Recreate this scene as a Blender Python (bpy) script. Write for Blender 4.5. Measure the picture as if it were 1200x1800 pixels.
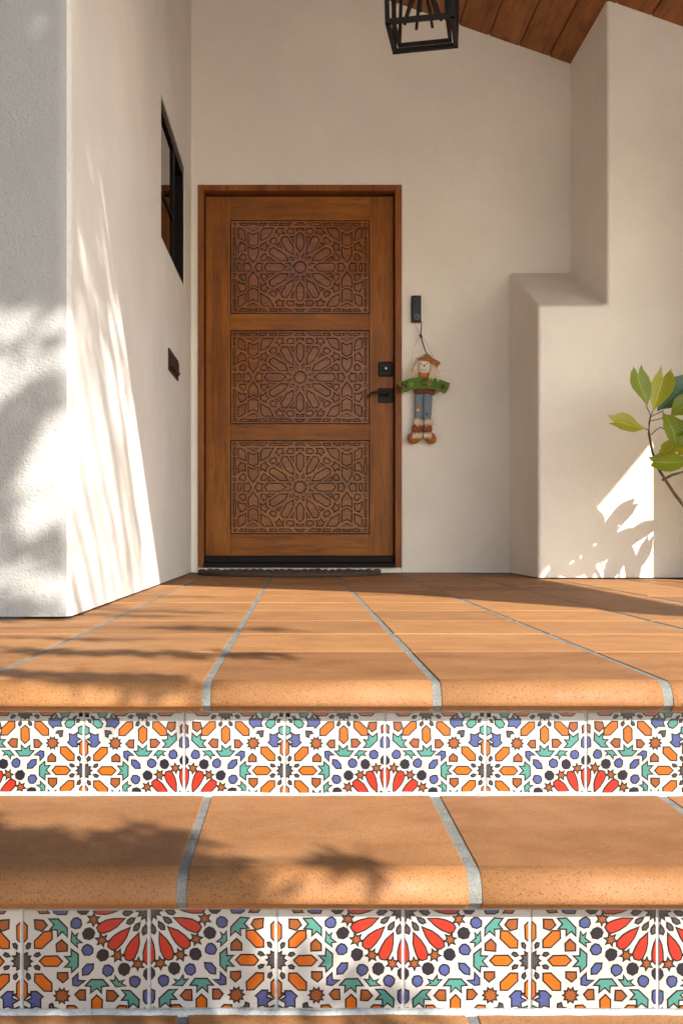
import bpy, bmesh, math, random
from mathutils import Vector, Matrix, noise
from mathutils.geometry import tessellate_polygon
R = math.radians
random.seed(7)
scene = bpy.context.scene
for o in list(bpy.data.objects): bpy.data.objects.remove(o)
C = scene.collection

# ------------------------------------------------------------------ camera
F = 1803.0                       # focal length in pixels of the 1200x1800 photograph
cam = bpy.data.cameras.new('camera'); co = bpy.data.objects.new('camera', cam); C.objects.link(co)
co.location = (0, 0, 0); co.rotation_euler = (R(90), 0, 0)
cam.sensor_fit = 'VERTICAL'; cam.sensor_height = 36; cam.sensor_width = 24; cam.lens = 36 * F / 1800
cam.shift_x = 77 / 1800; cam.shift_y = 38 / 1800
cam.clip_start = 0.05; cam.clip_end = 3000
scene.camera = co
# ------------------------------------------------------------------ sky, sun, exposure
SUN = Vector((.833, -1.32, 1.0))             # towards the sun
el = math.atan2(SUN.z, math.hypot(SUN.x, SUN.y)); az = math.atan2(SUN.x, SUN.y)
w = bpy.data.worlds.new('World'); scene.world = w; w.use_nodes = True
nt = w.node_tree; nt.nodes.clear()
sky = nt.nodes.new('ShaderNodeTexSky'); sky.sky_type = 'NISHITA'; sky.sun_disc = False
sky.sun_elevation = el; sky.sun_rotation = az; sky.air_density = 1.0; sky.dust_density = 1.2
bg = nt.nodes.new('ShaderNodeBackground'); bg.inputs[1].default_value = 0.115
wo = nt.nodes.new('ShaderNodeOutputWorld')
nt.links.new(sky.outputs[0], bg.inputs[0]); nt.links.new(bg.outputs[0], wo.inputs[0])
sl = bpy.data.lights.new('sun', 'SUN'); sl.energy = 3.8; sl.angle = R(0.53); sl.color = (1.0, .93, .82)
so = bpy.data.objects.new('sun', sl); C.objects.link(so)
so.rotation_euler = SUN.to_track_quat('Z', 'Y').to_euler(); so.location = SUN * 20
vs = scene.view_settings
vs.view_transform = 'Standard'; vs.look = 'None'; vs.gamma = 1; vs.use_curve_mapping = False
vs.exposure = 1.57
scene.cycles.max_bounces = 8; scene.cycles.diffuse_bounces = 6; scene.cycles.transparent_max_bounces = 12
scene.cycles.use_denoising = True

# ------------------------------------------------------------------ measured places (metres, camera at the origin, +Y into the picture)
H = .2213            # camera above the landing
ZL = -H              # landing
ZT2, ZT3 = -.397, -.576
Y1, Y2, Y3 = 1.559, 1.232, .905      # riser planes
YB = 5.70            # back wall
XL = -.59            # left side wall
YF = 2.66            # front face of the left wall
YC = 5.02            # front of chimney breast
def ceil_z(x): return 3.139 - .35 * x
def P(px, py, y): return Vector(((px - 523) * y / F, y, (938 - py) * y / F))
def bx_(px): return (px - 523) * YB / F
def bz_(py): return (938 - py) * YB / F

# ------------------------------------------------------------------ node helpers
def mat(name):
    m = bpy.data.materials.new(name); m.use_nodes = True
    n = m.node_tree; b = n.nodes['Principled BSDF']
    return m, n, b
def N(n, t, **k):
    x = n.nodes.new(t)
    for a, v in k.items():
        if a.startswith('i_'): x.inputs[a[2:].replace('_', ' ')].default_value = v
        else: setattr(x, a, v)
    return x
def ramp(n, src, stops):
    r = n.nodes.new('ShaderNodeValToRGB'); e = r.color_ramp.elements
    while len(e) < len(stops): e.new(.5)
    for q, (p, c) in zip(e, stops):
        q.position = p; q.color = (*c, 1) if len(c) == 3 else c
    n.links.new(src, r.inputs[0]); return r.outputs[0]
def mix(n, fac, a, b, mode='MIX'):
    x = n.nodes.new('ShaderNodeMix'); x.data_type = 'RGBA'; x.blend_type = mode
    for s, v in ((x.inputs[0], fac), (x.inputs[6], a), (x.inputs[7], b)):
        if hasattr(v, 'links') or isinstance(v, bpy.types.NodeSocket): n.links.new(v, s)
        else: s.default_value = (*v, 1) if isinstance(v, tuple) and len(v) == 3 else v
    return x.outputs[2]
def coords(n, scale=(1, 1, 1), rnd=True, kind='Object'):
    tc = n.nodes.new('ShaderNodeTexCoord'); mp = n.nodes.new('ShaderNodeMapping')
    mp.inputs['Scale'].default_value = scale
    n.links.new(tc.outputs[kind], mp.inputs[0])
    if rnd:
        oi = n.nodes.new('ShaderNodeObjectInfo')
        m = n.nodes.new('ShaderNodeMath'); m.operation = 'MULTIPLY'; m.inputs[1].default_value = 57.0
        n.links.new(oi.outputs['Random'], m.inputs[0]); n.links.new(m.outputs[0], mp.inputs['Location'])
    return mp.outputs[0]
def noi(n, v, scale, detail=4, rough=.55):
    t = n.nodes.new('ShaderNodeTexNoise'); t.inputs['Scale'].default_value = scale
    t.inputs['Detail'].default_value = detail; t.inputs['Roughness'].default_value = rough
    n.links.new(v, t.inputs['Vector']); return t.outputs['Fac']
def bump(n, b, h, strength, dist, prev=None):
    x = n.nodes.new('ShaderNodeBump'); x.inputs['Strength'].default_value = strength; x.inputs['Distance'].default_value = dist
    n.links.new(h, x.inputs['Height'])
    if prev is not None: n.links.new(prev, x.inputs['Normal'])
    n.links.new(x.outputs[0], b.inputs['Normal']); return x.outputs[0]
def plain(name, col, rough=.5, metal=0, spec=.5, coat=0, var=0):
    m, n, b = mat(name)
    b.inputs['Base Color'].default_value = (*col, 1); b.inputs['Roughness'].default_value = rough
    b.inputs['Metallic'].default_value = metal; b.inputs['Specular IOR Level'].default_value = spec
    b.inputs['Coat Weight'].default_value = coat
    if var:
        v = coords(n); f = noi(n, v, 60, 3)
        c = mix(n, f, tuple(x * (1 - var) for x in col), tuple(min(1, x * (1 + var)) for x in col))
        n.links.new(c, b.inputs['Base Color'])
        bump(n, b, f, .15, .002)
    return m

def stucco(name, base, fine=.5):
    m, n, b = mat(name); v = coords(n, rnd=False)
    big = noi(n, v, 1.6, 5, .6); mid = noi(n, v, 14, 4)
    f1 = noi(n, v, 160, 4, .6); f2 = noi(n, v, 420, 2)
    c = mix(n, ramp(n, big, [(.35, (0, 0, 0)), (.7, (1, 1, 1))]), tuple(x * .90 for x in base), base)
    # rare pits and specks of dirt
    vor = N(n, 'ShaderNodeTexVoronoi'); vor.inputs['Scale'].default_value = 26; n.links.new(v, vor.inputs['Vector'])
    pit = ramp(n, vor.outputs['Distance'], [(.0, (1, 1, 1)), (.045, (0, 0, 0))])
    gate = ramp(n, noi(n, v, 5, 2), [(.60, (0, 0, 0)), (.68, (.35, .35, .35))])
    pm = mix(n, 1.0, pit, gate, 'MULTIPLY')
    c = mix(n, pm, c, tuple(x * .45 for x in base))
    n.links.new(c, b.inputs['Base Color'])
    b.inputs['Roughness'].default_value = .92; b.inputs['Specular IOR Level'].default_value = .2
    p = bump(n, b, noi(n, v, 4.5, 3), .35, .03)
    p = bump(n, b, mid, .35, .012, p)
    p = bump(n, b, f1, fine, .006, p)
    bump(n, b, f2, fine * .6, .002, p)
    return m
M = {}
M['stucco'] = stucco('stucco', (.90, .86, .775), .8)
M['stucco_front_shaded'] = stucco('stucco_front_shaded', (.46, .46, .458), .9)  # greyer than the side face: the front face's shade put into the colour
M['stucco_rough'] = stucco('stucco_rough', (.89, .865, .82), 1.2)

def terracotta(name, cols, spk):
    m, n, b = mat(name); v = coords(n)
    vw = coords(n, rnd=True, scale=(3.2, 5, 5))
    oi = N(n, 'ShaderNodeObjectInfo')
    cl = noi(n, vw, 2.2, 5, .6)
    c = ramp(n, cl, list(zip((.25, .5, .75), cols)))
    tint = ramp(n, oi.outputs['Random'], [(0, (.80, .76, .72)), (.35, (.95, .95, .95)), (.7, (1.04, 1.02, 1.0)), (1, (1.12, 1.08, 1.0))])
    c = mix(n, 1.0, c, tint, 'MULTIPLY')
    sp = noi(n, v, 460, 2, .6)
    c = mix(n, ramp(n, sp, [(.57, (0, 0, 0)), (.63, (spk, spk, spk))]), c, (.075, .036, .018))
    sp2 = noi(n, v, 190, 2, .5)
    c = mix(n, ramp(n, sp2, [(.62, (0, 0, 0)), (.72, (.2, .2, .2))]), c, (.36, .20, .095))
    st = noi(n, v, 9, 4, .65)
    c = mix(n, ramp(n, st, [(.62, (0, 0, 0)), (.82, (.32, .32, .32))]), c, (.15, .062, .024))
    n.links.new(c, b.inputs['Base Color'])
    rr = ramp(n, noi(n, v, 22, 4), [(.3, (.56, .56, .56)), (.7, (.78, .78, .78))]); n.links.new(rr, b.inputs['Roughness'])
    b.inputs['Specular IOR Level'].default_value = .28
    p = bump(n, b, noi(n, v, 26, 3), .12, .006)
    bump(n, b, sp, .22, .001, p)
    return m
M['terracotta'] = terracotta('terracotta', [(.20, .085, .029), (.262, .124, .048), (.31, .158, .068)], .7)
M['terracotta_field'] = terracotta('terracotta_field', [(.235, .108, .040), (.292, .145, .058), (.34, .178, .078)], .4)
def grout(name, col):
    m, n, b = mat(name); v = coords(n, rnd=False); f = noi(n, v, 30, 5, .65); g = noi(n, v, 420, 2)
    c = mix(n, ramp(n, f, [(.3, (0, 0, 0)), (.7, (1, 1, 1))]), tuple(x * .62 for x in col), tuple(x * 1.22 for x in col))
    c = mix(n, ramp(n, noi(n, v, 260, 3), [(.5, (0, 0, 0)), (.7, (.55, .55, .55))]), c, tuple(x * .5 for x in col))
    n.links.new(c, b.inputs['Base Color']); b.inputs['Roughness'].default_value = .95
    bump(n, b, g, .7, .002, bump(n, b, f, .4, .004)); return m
M['grout'] = grout('grout', (.165, .17, .16)); M['white_grout'] = grout('white_grout', (.38, .38, .37))
M['caulk'] = grout('caulk', (.40, .42, .43))

def glaze(name, col, var=.14):
    m, n, b = mat(name); v = coords(n, kind='Object'); f = noi(n, v, 70, 4, .6); g = noi(n, v, 600, 2)
    c = mix(n, f, tuple(x * (1 - var) for x in col), tuple(min(1, x * (1 + var)) for x in col))
    c = mix(n, ramp(n, g, [(.62, (0, 0, 0)), (.75, (.25, .25, .25))]), c, tuple(x * .5 for x in col))
    oi = N(n, 'ShaderNodeObjectInfo'); c = mix(n, 1.0, c, ramp(n, oi.outputs['Random'], [(0, (.82, .81, .79)), (.5, (.92, .92, .92)), (1, (1.0, .99, .975))]), 'MULTIPLY')
    n.links.new(c, b.inputs['Base Color']); b.inputs['Roughness'].default_value = .22
    b.inputs['Specular IOR Level'].default_value = .5
    bump(n, b, noi(n, v, 110, 3), .10, .0015); return m
GL = {'white': (.38, .375, .365), 'line': (.014, .010, .009), 'red': (.33, .020, .010), 'orange': (.38, .085, .006), 'brown': (.20, .055, .014),
      'teal': (.050, .185, .16), 'blue': (.045, .062, .18), 'black': (.010, .012, .020), 'grey': (.045, .042, .048)}
for k, c in GL.items(): M['glaze_' + k] = glaze('glaze_' + k, c, .06 if k == 'white' else .14)

def wood(name, cols, axis='z', scale=1.0, rough=.55, coat=.10, knots=0, rnd=True):
    m, n, b = mat(name)
    s = {'x': (.09, 1, 1), 'y': (1, .07, 1), 'z': (1, 1, .09)}[axis]
    v = coords(n, scale=tuple(k * scale for k in s), rnd=rnd)
    g1 = noi(n, v, 18, 6, .62); g2 = noi(n, v, 95, 3, .6)
    c = ramp(n, g1, [(.28, cols[0]), (.5, cols[1]), (.74, cols[2])])
    c = mix(n, ramp(n, g2, [(.5, (0, 0, 0)), (.72, (.55, .55, .55))]), c, tuple(x * .55 for x in cols[0]))
    blot = noi(n, coords(n, rnd=rnd), 4.0, 4, .6)
    c = mix(n, ramp(n, blot, [(.42, (0, 0, 0)), (.75, (.45, .45, .45))]), c, tuple(x * .6 for x in cols[0]))
    if knots:
        kv = coords(n, scale={'y': (6.5, 2.6, 1), 'z': (5, 1, 2), 'x': (2, 1, 5)}[axis], rnd=rnd)
        vo = N(n, 'ShaderNodeTexVoronoi'); vo.inputs['Scale'].default_value = 1.0; n.links.new(kv, vo.inputs['Vector'])
        c = mix(n, ramp(n, vo.outputs['Distance'], [(.06, (1, 1, 1)), (.14, (.45, .45, .45)), (.26, (0, 0, 0))]), c, tuple(x * .28 for x in cols[0]))
    n.links.new(c, b.inputs['Base Color'])
    b.inputs['Roughness'].default_value = rough; b.inputs['Coat Weight'].default_value = coat; b.inputs['Coat Roughness'].default_value = .16; b.inputs['Specular IOR Level'].default_value = .2
    bump(n, b, g2, .18, .0015); return m
DW = [(.155, .046, .005), (.27, .090, .011), (.36, .135, .020)]
M['door_v'] = wood('door_wood_upright', DW, 'z'); M['door_h'] = wood('door_wood_level', DW, 'x')
M['door_carved'] = wood('door_carved', [(.14, .040, .005), (.245, .078, .010), (.32, .115, .017)], 'x', rough=.5, coat=.35)
M['inlay'] = wood('inlay_wood', [(.13, .037, .004), (.225, .070, .008), (.30, .105, .014)], 'x', rough=.5, coat=.35)
M['groove'] = plain('groove_wood', (.035, .013, .006), .7)
M['frame_wood'] = wood('frame_wood', [(.17, .050, .010), (.26, .085, .019), (.33, .115, .029)], 'z')
M['plank'] = wood('ceiling_plank', [(.17, .06, .017), (.30, .115, .034), (.39, .165, .052)], 'y', rough=.55, coat=.0, knots=1)
M['roof'] = plain('roof_deck', (.30, .12, .07), .85, var=.2)
M['iron'] = plain('black_iron', (.012, .010, .009), .6, .0, .3)
M['bronze'] = plain('dark_bronze', (.035, .023, .015), .5, .2, .4)
M['blackplastic'] = plain('black_plastic', (.009, .008, .008), .45, 0, .3)
M['steel'] = plain('steel', (.30, .30, .30), .5, 1)
M['rubber'] = plain('mat_rubber', (.055, .038, .031), .85, var=.4)
M['sill'] = plain('sill_black', (.010, .006, .005), .6, 0, .2)
M['winframe'] = plain('window_frame', (.006, .005, .005), .5, 0, .15)
M['screen'] = plain('insect_screen', (.012, .012, .014), .7, 0, .2)
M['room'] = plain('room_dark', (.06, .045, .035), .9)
M['earth'] = plain('earth', (.55, .51, .44), .95, var=.3)
M['path'] = plain('paving', (.58, .53, .46), .9, var=.15)
m, n, b = mat('window_glass'); n.nodes.remove(b)
tr = N(n, 'ShaderNodeBsdfTransparent'); tr.inputs[0].default_value = (.75, .78, .78, 1)
gs = N(n, 'ShaderNodeBsdfGlossy'); gs.inputs['Roughness'].default_value = .02
fr = N(n, 'ShaderNodeFresnel'); fr.inputs[0].default_value = 1.9
mx = N(n, 'ShaderNodeMixShader'); n.links.new(fr.outputs[0], mx.inputs[0]); n.links.new(tr.outputs[0], mx.inputs[1]); n.links.new(gs.outputs[0], mx.inputs[2])
n.links.new(mx.outputs[0], n.nodes['Material Output'].inputs[0]); M['glass'] = m
def leafmat(name, c1, c2, trans=.35):
    m, n, b = mat(name); v = coords(n)
    f = noi(n, v, 9, 3)
    c = mix(n, f, c1, c2)
    tc = N(n, 'ShaderNodeTexCoord'); sx = N(n, 'ShaderNodeSeparateXYZ'); n.links.new(tc.outputs['UV'], sx.inputs[0])
    # veins: mid rib and herring-bone side veins
    ab = N(n, 'ShaderNodeMath', operation='ABSOLUTE'); n.links.new(sx.outputs[0], ab.inputs[0])
    rib = ramp(n, ab.outputs[0], [(.0, (1, 1, 1)), (.06, (0, 0, 0))])
    ma = N(n, 'ShaderNodeMath', operation='MULTIPLY_ADD'); n.links.new(ab.outputs[0], ma.inputs[0]); ma.inputs[1].default_value = -.30; n.links.new(sx.outputs[1], ma.inputs[2])
    mm = N(n, 'ShaderNodeMath', operation='MULTIPLY'); n.links.new(ma.outputs[0], mm.inputs[0]); mm.inputs[1].default_value = 62
    sn = N(n, 'ShaderNodeMath', operation='SINE'); n.links.new(mm.outputs[0], sn.inputs[0])
    sv = ramp(n, sn.outputs[0], [(.82, (0, 0, 0)), (.98, (.5, .5, .5))])
    ve = mix(n, 1.0, rib, sv, 'LIGHTEN')
    c = mix(n, ve, c, tuple(min(1, x * 1.9) for x in c2))
    n.links.new(c, b.inputs['Base Color']); b.inputs['Roughness'].default_value = .38
    bump(n, b, ve, .4, .002)
    t = N(n, 'ShaderNodeBsdfTranslucent'); n.links.new(mix(n, 1.0, c, (1.5, 1.35, .5), 'MULTIPLY'), t.inputs[0])
    x = N(n, 'ShaderNodeMixShader'); x.inputs[0].default_value = trans
    n.links.new(b.outputs[0], x.inputs[1]); n.links.new(t.outputs[0], x.inputs[2]); n.links.new(x.outputs[0], n.nodes['Material Output'].inputs[0])
    return m
M['leaf'] = leafmat('leaf_green', (.13, .20, .020), (.22, .28, .026), .42)
M['leaf_y'] = leafmat('leaf_yellow', (.22, .26, .02), (.38, .38, .035), .45)
M['leaf_d'] = leafmat('leaf_blue_green', (.035, .085, .05), (.06, .12, .075), .2)
M['stem'] = plain('stem_bark', (.10, .085, .045), .8, var=.4)
M['tree_leaf'] = plain('tree_leaf', (.06, .10, .03), .6)
M['bark'] = plain('bark', (.12, .085, .06), .9, var=.4)
M['pot'] = plain('clay_pot', (.36, .15, .07), .8, var=.2)

# ------------------------------------------------------------------ mesh helpers
def link(name, me, parent=None):
    o = bpy.data.objects.new(name, me); C.objects.link(o)
    if parent is not None: o.parent = parent
    return o
def mesh(name, V, Fc, mats, mi=None, smooth=None):
    me = bpy.data.meshes.new(name); me.from_pydata([tuple(v) for v in V], [], [tuple(f) for f in Fc])
    for m_ in (mats if isinstance(mats, (list, tuple)) else [mats]): me.materials.append(m_)
    if mi: me.polygons.foreach_set('material_index', mi)
    if smooth is True: me.polygons.foreach_set('use_smooth', [True] * len(me.polygons))
    elif smooth: me.polygons.foreach_set('use_smooth', smooth)
    me.update(); return me
def from_bm(name, bm, mats, smooth=False):
    bmesh.ops.recalc_face_normals(bm, faces=bm.faces)
    me = bpy.data.meshes.new(name); bm.to_mesh(me); bm.free()
    for m_ in (mats if isinstance(mats, (list, tuple)) else [mats]): me.materials.append(m_)
    if smooth: me.polygons.foreach_set('use_smooth', [True] * len(me.polygons))
    return me
def bm_box(bm, x0, x1, y0, y1, z0, z1, M4=None):
    vs_ = [bm.verts.new(p) for p in ((x0,y0,z0),(x1,y0,z0),(x1,y1,z0),(x0,y1,z0),(x0,y0,z1),(x1,y0,z1),(x1,y1,z1),(x0,y1,z1))]
    fs = [bm.faces.new([vs_[i] for i in f]) for f in ((0,3,2,1),(4,5,6,7),(0,1,5,4),(1,2,6,5),(2,3,7,6),(3,0,4,7))]
    if M4 is not None: bmesh.ops.transform(bm, matrix=M4, verts=vs_)
    return vs_, fs
def box(name, x0, x1, y0, y1, z0, z1, m_, parent=None, bev=.002, seg=2):
    bm = bmesh.new(); bm_box(bm, x0, x1, y0, y1, z0, z1)
    if bev: bmesh.ops.bevel(bm, geom=bm.edges[:], offset=bev, segments=seg, profile=.5, affect='EDGES')
    return link(name, from_bm(name, bm, m_), parent)
def bm_tube(bm, pts, rad, n=8, caps=True):
    pts = [Vector(p) for p in pts]; rings = []
    rr = rad if isinstance(rad, (list, tuple)) else [rad] * len(pts)
    up = Vector((.013, .021, 1)) if abs((pts[-1] - pts[0]).normalized().z) < .95 else Vector((1, .02, .01))
    for i, p in enumerate(pts):
        t = (pts[min(i + 1, len(pts) - 1)] - pts[max(i - 1, 0)]).normalized()
        a = t.cross(up).normalized(); b_ = t.cross(a).normalized()
        rings.append([bm.verts.new(p + (a * math.cos(2 * math.pi * k / n) + b_ * math.sin(2 * math.pi * k / n)) * rr[i]) for k in range(n)])
    for i in range(len(rings) - 1):
        for k in range(n):
            bm.faces.new((rings[i][k], rings[i][(k + 1) % n], rings[i + 1][(k + 1) % n], rings[i + 1][k]))
    if caps: bm.faces.new(rings[0][::-1]); bm.faces.new(rings[-1])
def tube(name, pts, rad, m_, parent=None, n=8):
    bm = bmesh.new(); bm_tube(bm, pts, rad, n); return link(name, from_bm(name, bm, m_, True), parent)
def empty(name, loc=(0, 0, 0)):
    o = bpy.data.objects.new(name, None); C.objects.link(o); o.location = loc; o.empty_display_size = .05; return o
def tag(o, label=None, cat=None, group=None, kind=None):
    if label: o['label'] = label
    if cat: o['category'] = cat
    if group: o['group'] = group
    if kind: o['kind'] = kind
    return o
def area(p): return .5 * sum(p[i][0] * p[(i + 1) % len(p)][1] - p[(i + 1) % len(p)][0] * p[i][1] for i in range(len(p)))
def ccw(p): return list(p) if area(p) > 0 else list(p)[::-1]
def inset(p, d):
    p = ccw(p); out = []; n_ = len(p)
    for i in range(n_):
        a, b_, c = Vector(p[i - 1]), Vector(p[i]), Vector(p[(i + 1) % n_])
        e1 = (b_ - a); e2 = (c - b_)
        if e1.length < 1e-9 or e2.length < 1e-9: out.append(tuple(b_)); continue
        e1.normalize(); e2.normalize()
        n1 = Vector((-e1.y, e1.x)); n2 = Vector((-e2.y, e2.x)); k = 1 + n1.dot(n2)
        off = (n1 + n2) / max(k, .35) * d
        out.append(tuple(b_ + off))
    return out
def clip(p, u0, u1, v0, v1):
    def go(p, f, it):
        o = []
        for i in range(len(p)):
            a, b_ = p[i - 1], p[i]; fa, fb = f(a), f(b_)
            if (fa >= 0) != (fb >= 0):
                t = fa / (fa - fb); o.append((a[0] + (b_[0] - a[0]) * t, a[1] + (b_[1] - a[1]) * t))
            if fb >= 0: o.append(b_)
        return o
    for f in (lambda q: q[0] - u0, lambda q: u1 - q[0], lambda q: q[1] - v0, lambda q: v1 - q[1]):
        if len(p) < 3: return []
        p = go(p, f, 0)
    q = []
    for a in p:
        if not q or math.dist(a, q[-1]) > 1e-5: q.append(a)
    while len(q) > 2 and math.dist(q[0], q[-1]) < 1e-5: q.pop()
    return q if len(q) > 2 and abs(area(q)) > 2e-5 else []
def plate_holes(outer, holes, fmap, d0, d1):
    """flat plate with holes: fmap(u,v,d)->xyz; face at depth d0, walls down to d1"""
    loops = [ccw(outer)] + [ccw(h)[::-1] for h in holes]
    tri = tessellate_polygon([[Vector((a, b_, 0)) for a, b_ in l] for l in loops])
    flat = [q for l in loops for q in l]
    V = [fmap(a, b_, d0) for a, b_ in flat]; nf = len(V)
    V += [fmap(a, b_, d1) for a, b_ in flat]; Fc = [tuple(t) for t in tri]
    s = 0
    for l in loops:
        for i in range(len(l)):
            a, b_ = s + i, s + (i + 1) % len(l); Fc.append((a, b_, b_ + nf, a + nf))
        s += len(l)
    return V, Fc
def fixn(me):
    bm = bmesh.new(); bm.from_mesh(me); bmesh.ops.recalc_face_normals(bm, faces=bm.faces); bm.to_mesh(me); bm.free(); return me

# ------------------------------------------------------------------ ground
gv = [(-400, -400, -.80), (400, -400, -.80), (400, 400, -.80), (-400, 400, -.80)]
tag(link('ground', mesh('ground', gv, [(0, 1, 2, 3)], M['earth'])), kind='structure')
tag(box('path', -1.5, 2.65, -1.7, .93, -.795, -.752, M['path'], bev=.004), kind='structure')

# ------------------------------------------------------------------ landing and steps
PITCH = .343; X0 = -.1355; GW = .0125
def nose_profile(yr, zt, off=0.0, back=0.0, deep=.014):
    pts = [(yr + back, zt - off), (yr - .006, zt - off)]
    r = .032
    for i in range(1, 10):
        th = R(94) * i / 9
        pts.append((yr - .006 - (r - off) * math.sin(th), zt - r + (r - off) * math.cos(th)))
    pts += [(yr - .0350 + off, zt - .0365), (yr - .0300 + off, zt - .0380), (yr - .0295 + off, zt - .0395), (yr - .0280 + off, zt - .0410), (yr - .0250 + off, zt - .0445),
            (yr - .006, zt - .0445)]
    return pts
def step_body(name, yr, zt, yback, zbot, x0, x1):
    pr = nose_profile(yr, zt, .0018, yback - yr)
    pr = pr + [(yr + .0014, zt - .0450), (yr + .0014, zbot), (yback, zbot)]
    n_ = len(pr); V = [(x0, y, z) for y, z in pr] + [(x1, y, z) for y, z in pr]
    Fc = [(i, (i + 1) % n_, n_ + (i + 1) % n_, n_ + i) for i in range(n_)] + [tuple(range(n_))[::-1], tuple(range(n_, 2 * n_))]
    mi = [1 if i == n_ - 3 else 0 for i in range(n_)] + [0, 0]
    return tag(link(name, fixn(mesh(name, V, Fc, [M['grout'], M['white_grout']], mi))), kind='structure')
def nose_tile_mesh(yr, zt, back):
    wd = PITCH - GW; pr = nose_profile(yr, zt, 0, back)
    pr = pr[:-1] + [(yr + .0, zt - .0445), (yr + .002, zt - .016), (yr + back, zt - .016)]
    xs = [-wd / 2, -wd / 2 + .0012, wd / 2 - .0012, wd / 2]
    n_ = len(pr); V = []
    cy = sum(p[0] for p in pr) / n_; cz = sum(p[1] for p in pr) / n_
    for k, x in enumerate(xs):
        for y, z in pr:
            e = .0012 if k in (0, 3) else 0
            V.append((x, y + (e if y < yr + .01 else -e * .3), z - (e if z > zt - .03 else 0)))
    Fc = []; sm = []
    for k in range(3):
        for i in range(n_):
            Fc.append((k * n_ + i, k * n_ + (i + 1) % n_, (k + 1) * n_ + (i + 1) % n_, (k + 1) * n_ + i)); sm.append(1 <= i <= 10)
    Fc += [tuple(range(n_))[::-1], tuple(range(3 * n_, 4 * n_))]; sm += [False, False]
    return fixn(mesh('nose_tile', V, Fc, M['terracotta'], smooth=sm))
landing = step_body('landing', Y1, ZL, 5.9, ZT2 - .06, -1.50, 3.55)
step_u = step_body('middle_step', Y2, ZT2, Y1 + .05, ZT3 - .06, -1.50, 2.65)
step_l = step_body('lower_step', Y3, ZT3, Y2 + .05, -.80, -1.50, 2.65)
def place(me, name, parent, x, y=0, z=0, tilt=.0012):
    o = link(name, me, parent); o.location = (x, y, z + random.uniform(-.0006, .0006))
    o.rotation_euler = (0, random.uniform(-tilt, tilt), random.uniform(-tilt, tilt) * 2.2); o.scale = (random.uniform(.994, 1.002), 1, 1); return o
noseL = nose_tile_mesh(Y1, ZL, 1.922 - GW / 2 - Y1)
noseM = nose_tile_mesh(Y2, ZT2, Y1 - .004 - Y2)
noseLo = nose_tile_mesh(Y3, ZT3, Y2 - .004 - Y3)
for me_, par, kk in ((noseL, landing, range(-4, 10)), (noseM, step_u, range(-4, 7)), (noseLo, step_l, range(-4, 7))):
    for k in kk: place(me_, 'nose_tile', par, X0 + (k + .5) * PITCH, tilt=.0003)
tw = PITCH - GW
bm = bmesh.new(); bm_box(bm, -tw / 2, tw / 2, -tw / 2, tw / 2, -.012, 0)
bmesh.ops.bevel(bm, geom=[e for e in bm.edges if all(v.co.z > -.001 for v in e.verts)], offset=.0025, segments=3, profile=.6, affect='EDGES')
tile_me = from_bm('tile', bm, M['terracotta_field'])
for k in range(-4, 10):
    for r in range(11):
        x = X0 + (k + .5) * PITCH; y = 1.922 + (r + .5) * .3436
        if x + .17 < XL - .02 and y - .17 > YF + .02: continue
        if x - .17 > 1.25 and y - .17 > YC + .05: continue
        place(tile_me, 'tile', landing, x, y, ZL)
# beads of caulk at the foot of the risers
for par, yr, z in ((landing, Y1, ZT2), (step_u, Y2, ZT3)):
    bm = bmesh.new(); rr = random.Random(int(yr * 100)); n_ = 260; rings = []
    for i in range(n_ + 1):
        x = -1.3 + 3.7 * i / n_; a = .0042 + .0022 * noise.noise((x * 14, yr, 0)) + .0012 * noise.noise((x * 60, yr, 3)); h = .0055 + .0025 * noise.noise((x * 18, yr, 7))
        rings.append([bm.verts.new(q) for q in ((x, yr + .004, z + h), (x, yr - a * .5, z + h * .75), (x, yr - a * 1.3, z + .0012), (x, yr - a * 1.3, z - .004), (x, yr + .004, z - .004))])
    for i in range(n_):
        for k in range(5): bm.faces.new((rings[i][k], rings[i][(k + 1) % 5], rings[i + 1][(k + 1) % 5], rings[i + 1][k]))
    link('caulk_bead', from_bm('caulk_bead', bm, M['caulk'], True), par)

# ------------------------------------------------------------------ patterned riser tiles
T = .1524
def Z(pts): return [((x - 108) / 1029, (y - 70) / 1029) for x, y in pts]
def Q(pts): return [((1048 - x) / 1000, (1068 - y) / 1000) for x, y in pts]
def star(cu, cv, ro, ri, n_, a0=0.0):
    return [(cu + (ro if i % 2 == 0 else ri) * math.cos(a0 + math.pi * i / n_), cv + (ro if i % 2 == 0 else ri) * math.sin(a0 + math.pi * i / n_)) for i in range(2 * n_)]
def radial(prof, ang, c=(0, 0)):
    ca, sa = math.cos(ang), math.sin(ang)
    return [(c[0] + r * ca - s * sa, c[1] + r * sa + s * ca) for r, s in prof]
shapes = []
def add(col, p, sym=True):
    shapes.append((col, p))
    if sym: shapes.append((col, [(v, u) for u, v in p]))
add('grey', star(0, 0, .108, .076, 16, R(11.25)), False)
for k in range(-1, 6):
    a = R(11.25 + 22.5 * k)
    if -.1 < a < 1.68:
        add('grey', radial([(.128, 0), (.165, .021), (.195, .020), (.213, -.004), (.190, -.020), (.160, -.018)], a), False)
        add('brown', star(.445 * math.cos(a), .445 * math.sin(a), .055, .027, 6, a + .25 + k), False)
        add('blue', radial([(.542, .018), (.542, -.018), (.565, -.041), (.595, -.041), (.625, -.022), (.63, .02), (.598, .043), (.563, .042)], a), False)
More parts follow.
